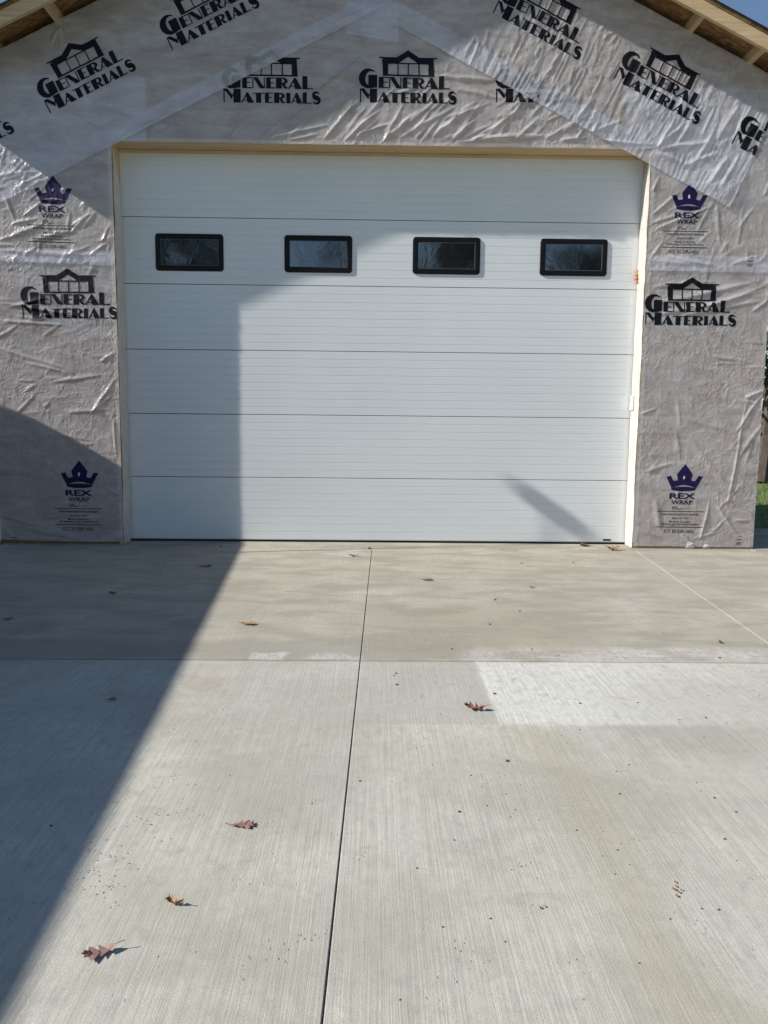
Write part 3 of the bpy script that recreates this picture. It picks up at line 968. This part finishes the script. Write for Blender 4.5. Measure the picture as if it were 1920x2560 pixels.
# staples that hold the film
bm = bmesh.new()
for u, v in ((188, 937), (110, 940), (248, 955), (285, 893), (115, 1022), (232, 1030), (290, 1040), (290, 1140), (12, 458), (170, 645), (228, 650), (645, 356), (858, 359), (945, 361), (1045, 361), (1135, 356), (578, 352), (1862, 993), (1808, 962), (1842, 1082), (1790, 512), (1180, 72), (1275, 140), (1478, 240), (1640, 370), (370, 350), (295, 347)):
    x, z = on_wall(u, v)
    hh = 0
    for s in sheets.values():
        if all((x - px) * ax + (z - pz) * az <= 0 for px, pz, ax, az in s.planes):
            hh = max(hh, float(s.height(np.array([x]), np.array([z]))[0]))
    bm_box(bm, x - .006, x + .006, -D - hh - .0016, -D - hh + .003, z - .0011, z + .0011)
from_bm('staple', bm, STEEL, garage)['kind'] = 'stuff'

# foam squeezed from the jamb, strip of tape
rr = random.Random(4)
for (u, v, n) in ((1593, 682, 4), (1592, 702, 3)):
    x, z = on_wall(u, v, -.04)
    bm = bmesh.new()
    for k in range(n):
        b = bmesh.ops.create_icosphere(bm, subdivisions=2, radius=rr.uniform(.012, .020), matrix=Matrix.Translation((DW - .012 - rr.uniform(0, .015), -.035 + rr.uniform(-.01, .01), z + rr.uniform(-.025, .025))))
        for vv in b['verts']:
            vv.co += Vector((rr.uniform(-.003, .003), rr.uniform(-.003, .003), rr.uniform(-.003, .003)))
    from_bm('foam_blob', bm, FOAM, garage, True)
z0 = on_wall(1585, 1025, -.06)[1]
z1 = on_wall(1585, 990, -.06)[1]
box('tape_strip', DW - .026, DW - .0155, -.095, -.020, z0, z1, PAPER, garage, .002)

# ------------------------------------------------------------------ overhead door
door = empty('garage_door', (0, 0, 0))
tag(door, 'white ribbed sectional garage door with four black-framed windows', 'garage door')
WD, SH = DW + .0, 3.648 / 6
WINX = (-1.808, -.598, .611, 1.817)
WZ, WW, WH = 2.745, .638, .340


def groove_profile(z0, z1):
    pts = []
    n = 8
    st = (z1 - z0) / n
    pts += [(.020, z0 + .0042), (.003, z0 + .0044), (.0, z0 + .0070)]
    for i in range(1, n):
        z = z0 + st * i
        pts += [(0, z - .0030), (.0022, z - .0004), (.0024, z + .0006), (.0020, z + .0022), (0, z + .0030)]
    pts += [(0, z1 - .003), (.003, z1 - .0012), (.020, z1 - .0010)]
    return pts


for k in range(6):
    z0, z1 = .022 + k * SH, .022 + (k + 1) * SH
    if k == 5: z1 = DH + .03
    pr = groove_profile(z0, z1)
    vs, fs = [], []
    for y, z in pr:
        vs += [(-WD, y, z), (WD, y, z)]
    for i in range(len(pr) - 1):
        fs.append((2 * i, 2 * i + 1, 2 * i + 3, 2 * i + 2))
    pan = link('panel', mesh_py('panel', vs, fs), DOOR, door)
    for s in (-1, 1):
        a, b = sorted((s * (WD - .001), s * (WD - .052)))
        box('end_stile', a, b, -.0012, .018, z0 + .003, z1 - .003, DOOR, pan, .0008)
box('panel_backing', -WD, WD, .021, .05, .03, DH + .03, SEAL, door)
box('bottom_seal', -WD, WD, .004, .045, -.004, .0235, SEAL, door, .004)
box('bottom_rail', -WD + .002, WD - .002, -.003, .019, .021, .030, simple('rail_metal', (.55, .57, .58), .35, metal=.5), door)


def rrect(cx, cz, w, h, r, n=6):
    pts = []
    for sx_, sz_, a0 in ((1, 1, 0), (-1, 1, 90), (-1, -1, 180), (1, -1, 270)):
        pts += arc(cx + sx_ * (w / 2 - r), cz + sz_ * (h / 2 - r), r, r, a0, a0 + 90, n)
    return pts


def ring(name, loops, mat, parent, smooth=False):
    """loops: list of (pts, y)"""
    n = len(loops[0][0])
    vs = [(x, y, z) for pts, y in loops for x, z in pts]
    fs = []
    for j in range(len(loops) - 1):
        for i in range(n):
            a, b = j * n + i, j * n + (i + 1) % n
            fs.append((a, b, b + n, a + n))
    o = link(name, mesh_py(name, vs, fs), mat, parent)
    bm = bmesh.new()
    bm.from_mesh(o.data)
    bmesh.ops.recalc_face_normals(bm, faces=bm.faces[:])
    bm.to_mesh(o.data)
    bm.free()
    return o


TILT = ((.4, .8), (-2.2, -.6), (1.2, .3), (-1.2, .6))
for i, wx in enumerate(WINX):
    w = empty('window', (wx, 0, WZ), 0, door)
    out = lambda d: rrect(0, 0, WW - 2 * d, WH - 2 * d, max(.003, .030 - d * .55))
    ring('window_frame', [(out(0), .004), (out(0), -.006), (out(.004), -.0105), (out(.036), -.012), (out(.043), -.011), (out(.051), -.0075), (out(.052), .012)], BLACKP, w)
    ring('glazing_bead', [(out(.0505), .002), (out(.0505), -.0085), (out(.0530), -.0085), (out(.0530), .002)], BEAD, w)
    gp = rrect(0, 0, WW - .084, WH - .084, .004, 2)
    pn = link('pane', mesh_py('pane', [(x, 0, z) for x, z in gp], [tuple(range(len(gp)))]), PANE, w)
    pn.location = (0, -.006, 0)
    pn.rotation_euler = (R(TILT[i][0] * .35), 0, R(TILT[i][1] * .2))
box('maker_plate', 2.215, 2.290, -.004, .001, .036, .052, BLACKP, door, .001)

# ------------------------------------------------------------------ oak leaves
LEAF = []
for nm, c0, c1 in (('leaf_rust', (.15, .06, .035), (.26, .115, .065)), ('leaf_brown', (.10, .05, .03), (.20, .11, .06)), ('leaf_orange', (.23, .10, .03), (.36, .18, .06)), ('leaf_pink', (.17, .09, .075), (.29, .165, .135))):
    t = NT(nm)
    t.set(Base_Color=t.ramp(t.noise(t.obj(), 40, 4), [(.3, c0), (.7, c1)]), Roughness=.6, Normal=t.bump(t.noise(t.obj(), 160, 3), .3, .002))
    LEAF.append(t.m)


def oak_leaf(length, curl, fold, mat, seed):
    """pointed-lobed leaf; x along the rib"""
    r = random.Random(seed)
    prof = [(0, .02), (.06, .05), (.14, .13), (.20, .17), (.235, .09), (.27, .07), (.33, .22), (.41, .30), (.455, .14), (.49, .09), (.56, .27), (.66, .37), (.69, .17), (.72, .11), (.79, .20), (.86, .23), (.88, .10), (.93, .07), (1.0, .008)]
    vs, fs = [], []
    n = len(prof)
    for i, (t, w) in enumerate(prof):
        sk = .10 if w > .16 else .02
        for k, q in enumerate((-1, -.5, 0, .5, 1)):
            ww = w * (1 + r.uniform(-.12, .12)) * q
            x = (t + sk * abs(q) * (1 if w > .12 else 0)) * length
            y = ww * length
            z = .002 + fold * abs(y) + curl * length * (abs(t - .5) * 2) ** 2 + r.uniform(0, .003) + .12 * abs(curl) * length * abs(q) * math.sin(t * 17)
            vs.append((x - length / 2, y, max(.0015, z)))
    for i in range(n - 1):
        for k in range(4):
            a = i * 5 + k
            fs.append((a, a + 5, a + 6, a + 1))
    b = len(vs)                                       # stem
    st = [(-.5, .0), (-.62, .015), (-.74, .05)]
    for q, (t, o) in enumerate(st):
        zz = vs[2][2] + q * .003
        vs += [(t * length, o * length - .0012, zz), (t * length, o * length + .0012, zz), (t * length, o * length, zz + .002)]
    for q in range(2):
        a = b + q * 3
        for k in range(3):
            fs.append((a + k, a + (k + 1) % 3, a + 3 + (k + 1) % 3, a + 3 + k))
    o = link('oak_leaf', mesh_py('oak_leaf', vs, fs), LEAF[mat], None, True)
    return o


leaves = [
    # px x, px y, size in px, rotation deg, curl, fold, material, label
    (608, 2065, 62, 8, .03, .10, 3, 'flat pink-brown oak leaf lying alone on the sunlit slab left of the joint'),
    (434, 2262, 42, 160, .30, .9, 2, 'small curled tan oak leaf in the sun on the near slab'),
    (248, 2387, 84, 205, .16, .25, 3, 'arched pink-brown oak leaf close to the edge of the long shadow'),
    (620, 1562, 38, 5, .10, .35, 2, 'orange oak leaf on the far slab just right of the shadow edge'),
    (1187, 1775, 56, 165, .22, .6, 0, 'crumpled rust-red oak leaf at the edge of the pale rectangle'),
    (884, 1391, 27, 175, .16, .4, 2, 'small orange oak leaf near the door beside the centre joint'),
    (1068, 1451, 28, 3, .06, .3, 0, 'thin rust-coloured leaf on the far slab right of the centre joint'),
    (1532, 1376, 36, 20, .30, .5, 0, 'dark curled oak leaf by the door corner where the pale joint begins'),
    (515, 1417, 34, 15, .10, .3, 1, 'dark oak leaf in the shadow before the door'),
    (282, 1485, 24, 150, .18, .4, 1, 'dark curled oak leaf in the middle of the shaded far slab'),
    (20, 1549, 26, 30, .10, .3, 0, 'reddish oak leaf in deep shade far from the door'),
    (280, 1752, 22, 25, .12, .8, 0, 'small folded brown leaf in the shade just before the cross joint'),
    (1330, 1470, 14, 160, .10, .6, 1, 'tiny brown leaf scrap on the sunlit far slab'),
    (1800, 1608, 16, 70, .25, .5, 1, 'tiny dark curled leaf near the cross joint and the pale joint'),
    (1462, 1366, 26, 170, .04, .9, 0, 'narrow red leaf lying against the door seal'),
]
for i, (u, v, s, rz, cu, fo, mi, lab) in enumerate(leaves):
    x, y = on_ground(u, v)
    x2, _ = on_ground(u + s, v)
    L = max(.03, (x2 - x))
    o = oak_leaf(L, cu, fo, mi, 100 + i)
    o.location = (x, y, .0005)
    o.rotation_euler = (0, 0, R(rz))
    tag(o, lab, 'leaf', 'fallen oak leaves on the driveway')
# crumbled leaf flecks
rr = random.Random(12)
vs, fs = [], []
for u, v in ((1687, 2207), (1690, 2218), (1697, 2233), (1692, 2242), (1684, 2225), (1703, 2228), (1360, 2268), (1352, 2272)):
    x, y = on_ground(u, v)
    b = len(vs)
    k = 6
    for i in range(k):
        a = i * 6.283 / k
        q = rr.uniform(.002, .006)
        vs.append((x + q * math.cos(a), y + q * 1.3 * math.sin(a), rr.uniform(.002, .006)))
    fs.append(tuple(range(b, b + k)))
tag(link('leaf_flecks', mesh_py('leaf_flecks', vs, fs), LEAF[0]), 'rust-brown crumbs of a broken leaf on the near slab', 'leaf litter', kind='stuff')

# grit and soil crumbs blown over the slab
vs, fs = [], []


def crumb(x, y, r):
    b = len(vs)
    n = 5
    for j, (zz, q) in enumerate(((0, 1.0), (.55, .8))):
        for i in range(n):
            a = i * 6.283 / n + rr.uniform(-.3, .3)
            vs.append((x + r * q * math.cos(a) * rr.uniform(.7, 1.3), y + r * q * math.sin(a) * rr.uniform(.7, 1.2), zz * r + (0 if j == 0 else .0004)))
    vs.append((x, y, r * .8))
    for i in range(n):
        k = (i + 1) % n
        fs.append((b + i, b + k, b + n + k, b + n + i))
        fs.append((b + n + i, b + n + k, b + 2 * n))


for u, v, s in ((552, 1367, 8), (924, 1372, 11), (990, 1684, 8), (985, 1690, 6), (992, 1712, 9), (1237, 1735, 11), (1268, 1903, 12), (900, 1953, 7), (1148, 2030, 10), (128, 2065, 9), (1238, 1500, 8), (1304, 1409, 7), (1434, 1407, 6), (1300, 1528, 7), (1450, 1759, 8), (1595, 1757, 6), (1225, 1561, 8), (1130, 1623, 7), (1330, 1623, 6), (1800, 1645, 8), (1765, 1795, 8), (1550, 1985, 7), (1786, 1995, 7), (1840, 2030, 8), (1812, 2098, 8), (1797, 2275, 8), (1755, 2272, 7), (1226, 2297, 7), (1107, 2318, 7), (1263, 2355, 6), (1042, 2171, 7), (780, 2009, 5), (1000, 2500, 6), (1676, 2298, 6), (1598, 2408, 6)):
    x, y = on_ground(u, v)
    crumb(x, y, (on_ground(u + s, v)[0] - x) * .42)
for _ in range(480):
    crumb(rr.uniform(.1, 2.4), rr.uniform(-5.6, -.5), rr.choice((.0014, .0018, .0024, .003)))
for _ in range(110):
    crumb(rr.uniform(-3.3, 2.4), rr.uniform(-.5, -.24), rr.choice((.002, .003, .004)))
for _ in range(420):
    u, v = rr.gauss(412, 24), rr.uniform(1374, 1432)
    x, y = on_ground(u - (v - 1400) * .6, v)
    crumb(x, y, rr.choice((.001, .0014, .002, .0032)))
for _ in range(200):
    t_ = rr.random()
    x, y = on_ground(560 - 330 * t_ + rr.gauss(0, 50), 1700 + 560 * t_)
    crumb(x, y, rr.choice((.001, .0014, .002)))
tag(link('grit', mesh_py('grit', vs, fs), simple('soil_crumbs', (.055, .045, .034), .9, var=.3, scale=50)), 'dark grit and soil crumbs scattered over the concrete', 'grit', kind='stuff')

# ------------------------------------------------------------------ trees, grass edge
def foliage_mat(name, c0, c1):
    t = NT(name)
    t.set(Base_Color=t.ramp(t.noise(t.obj(), 1.3, 4), [(.3, c0), (.7, c1)]), Roughness=.7)
    return t.m


LEAFG = [foliage_mat('dark_leaves', (.016, .026, .010), (.045, .06, .022)), foliage_mat('olive_leaves', (.035, .045, .014), (.085, .085, .03)), foliage_mat('autumn_leaves', (.10, .045, .016), (.17, .09, .035))]
BARK = simple('bark', (.075, .06, .048), .9, var=.3, scale=6, bump=.5, bscale=20)


def limb(bm, a, b, r0, r1, n=6):
    a, b = Vector(a), Vector(b)
    d = (b - a).normalized()
    u = d.orthogonal().normalized()
    w = d.cross(u)
    A = [bm.verts.new(a + (u * math.cos(i * 6.283 / n) + w * math.sin(i * 6.283 / n)) * r0) for i in range(n)]
    B = [bm.verts.new(b + (u * math.cos(i * 6.283 / n) + w * math.sin(i * 6.283 / n)) * r1) for i in range(n)]
    for i in range(n):
        bm.faces.new((A[i], A[(i + 1) % n], B[(i + 1) % n], B[i]))


def tree(loc, H, spread, leafn, mi, seed, label, bare=False, low=.28):
    r = random.Random(seed)
    root = empty('tree', loc)
    tag(root, label, 'tree', 'trees round the yard')
    bm = bmesh.new()
    tips = []
    p = Vector((0, 0, -.12))
    rad = H * .020 + .05
    segs = 7
    for i in range(segs):
        q = p + Vector((r.gauss(0, .15), r.gauss(0, .15), H * .92 / segs))
        r2 = rad * (1 - .8 * (i + 1) / segs) / (1 - .8 * i / segs)
        limb(bm, p, q, rad, r2, 8)
        if i >= 1:
            for _ in range(5 if bare else 4):
                a = r.uniform(0, 6.283)
                l = spread * (1 - .55 * i / segs) * r.uniform(.55, 1)
                e = q + Vector((math.cos(a) * l, math.sin(a) * l, l * r.uniform(.1, .7)))
                m = (q + e) / 2 + Vector((0, 0, r.uniform(-.1, .3)))
                limb(bm, q, m, r2 * .5, r2 * .32, 5)
                limb(bm, m, e, r2 * .32, r2 * .1, 5)
                tips += [m, e]
                for _ in range(5 if bare else 2):
                    e2 = m.lerp(e, r.random()) + Vector((r.gauss(0, .4), r.gauss(0, .4), r.uniform(.1, .9))) * spread * .28
                    limb(bm, m.lerp(e, r.random() * .8), e2, r2 * .15, .006, 4)
                    tips.append(e2)
        p, rad = q, r2
    from_bm('trunk', bm, BARK, root)
    vs, fs = [], []
    for _ in range(leafn):
        t = r.choice(tips)
        c = t + Vector((r.gauss(0, 1), r.gauss(0, 1), r.gauss(0, .8))) * spread * .17
        if c.z < H * low * .5: continue
        s = r.uniform(.05, .13)
        d1 = Vector((r.gauss(0, 1), r.gauss(0, 1), r.gauss(0, 1))).normalized() * s
        d2 = d1.orthogonal().normalized() * s * .6
        b = len(vs)
        vs += [c - d1, c + d2, c + d1, c - d2]
        fs.append((b, b + 1, b + 2, b + 3))
    if fs: link('crown', mesh_py('crown', vs, fs), LEAFG[mi], root)
    return root


tree((8.6, 9.6, 0), 8.0, 2.6, 9000, 0, 1, 'dark leafy tree at the far edge of the lawn, beside the garage corner', low=.02)
tree((11.5, 13.0, 0), 10.0, 3.2, 7000, 1, 2, 'olive-leaved tree behind the dark one past the lawn', low=.02)
tree((6.6, 13.5, 0), 9.0, 2.8, 7000, 0, 3, 'dark tree standing behind the garage', low=.05)
# yard behind the photographer, seen mirrored in the door windows
tree((-10.5, -33, 0), 15, 4.2, 26000, 0, 11, 'tall dark tree mirrored in the window over the shaded door end')
tree((-4.0, -44, 0), 11, 3.0, 500, 2, 12, 'nearly bare tree mirrored in a window', bare=True)
tree((3.4, -32, 0), 16, 4.0, 30000, 0, 13, 'tall dark tree mirrored in the darkest window')
tree((13.0, -36, 0), 9.8, 3.6, 5000, 1, 14, 'low spreading tree mirrored in the window by the sunlit jamb')
tree((8.3, -50, 0), 11, 3.0, 300, 2, 15, 'thin bare tree far across the yard', bare=True)
tree((-1.9, -31, 0), 12.5, 2.6, 1500, 1, 17, 'slim half-bare tree mirrored in the window over the shaded middle', bare=True)
tree((10.6, -33, 0), 10.2, 3.0, 12000, 0, 18, 'rounded dark tree mirrored low in the last window')
tree((-17, -40, 0), 13, 4.0, 6000, 1, 16, 'broad olive tree across the yard')

vs, fs = [], []
rr = random.Random(77)
for _ in range(9000):
    x, y = rr.uniform(3.7, 10), rr.uniform(1.27, 9.5)
    h_ = rr.uniform(.03, .09)
    a = rr.uniform(0, 6.283)
    b = len(vs)
    dx, dy = math.cos(a) * .006, math.sin(a) * .006
    vs += [(x - dx, y - dy, -.121), (x + dx, y + dy, -.121), (x + rr.gauss(0, .02), y + rr.gauss(0, .02), -.12 + h_)]
    fs.append((b, b + 1, b + 2))
tag(link('grass', mesh_py('grass', vs, fs), foliage_mat('grass_blades', (.06, .10, .02), (.15, .20, .05))), 'short green lawn grass beyond the concrete', 'grass', kind='stuff')

# ------------------------------------------------------------------ unseen trailer shape and pole, added out of frame to cast shadows
tr = empty('shadow_trailer', (-5.07, -.80, 0), R(5.0))  # guessed stand-in, shaped to throw the shadow over left wall and slab
tag(tr, 'unseen black trailer-shaped box with rounded nose, added to cast the long shadow on wall and driveway', 'trailer')
TH_, TWD, TL = 2.56, 2.1, 6.6
prof = [(0.34, 1.9), (.34, 2.20)] + [(.34 - .45 * (1 - math.cos(R(a))), 2.11 + .45 * math.sin(R(a))) for a in (15, 30, 45, 60, 75, 90)] + [(-TL, TH_), (-TL, .45), (.10, .45), (.34, .75)]
bm = bmesh.new()
A_ = [bm.verts.new((0, y, z)) for y, z in prof]
B_ = [bm.verts.new((-TWD, y, z)) for y, z in prof]
bm.faces.new(A_)
bm.faces.new(B_[::-1])
for i in range(len(prof)):
    j = (i + 1) % len(prof)
    bm.faces.new((A_[i], B_[i], B_[j], A_[j]))
bmesh.ops.recalc_face_normals(bm, faces=bm.faces[:])
from_bm('body', bm, simple('shadow_trailer_dark', (.030, .032, .036), .4), tr)  # near black, so the added box bounces little light into the shade
for s in (.02, -TWD - .02):
    for y in (-3.4, -4.25):
        bm = bmesh.new()
        bmesh.ops.create_cone(bm, cap_ends=True, segments=28, radius1=.36, radius2=.36, depth=.20, matrix=Matrix.Translation((s * .5 - (.16 if s > 0 else -.16 + TWD * .5 - .02), y, .36)) @ Matrix.Rotation(R(90), 4, 'Y'))
        wh = from_bm('wheel', bm, SEAL, tr)
box('axle_frame', -TWD + .3, -.3, -TL + .2, .2, .38, .449, simple('shadow_trailer_frame', (.02, .02, .02), .6), tr)
for x in (-.45, -TWD + .45):
    box('jack_leg', x - .03, x + .03, .02, .08, 0, .379, BLACKP, tr)
pole = empty('shadow_pole', (-4.75, -1.34, 0))  # guessed unseen pole, placed for the faint shadow line before the door
bm = bmesh.new()
limb(bm, (0, 0, -.01), (0, 0, 4.66), .016, .013, 10)
GALV = simple('galvanised', (.4, .41, .42), .4, metal=.7)
from_bm('shaft', bm, GALV, pole)
box('foot_plate', -.09, .09, -.09, .09, 0, .012, SEAL, pole)
box('shadow_head', -.07, .07, -.080, .080, 4.66, 4.79, GALV, pole, .02)  # unlit head, sized to cast the soft diagonal shadow low on the door
box('shadow_head_plate', -.05, .05, -.065, .065, 4.652, 4.6595, BEAD, pole)
tag(pole, 'unseen thin galvanised pole with a small head, added to cast the thin ground shadow and the door smudge', 'light pole')
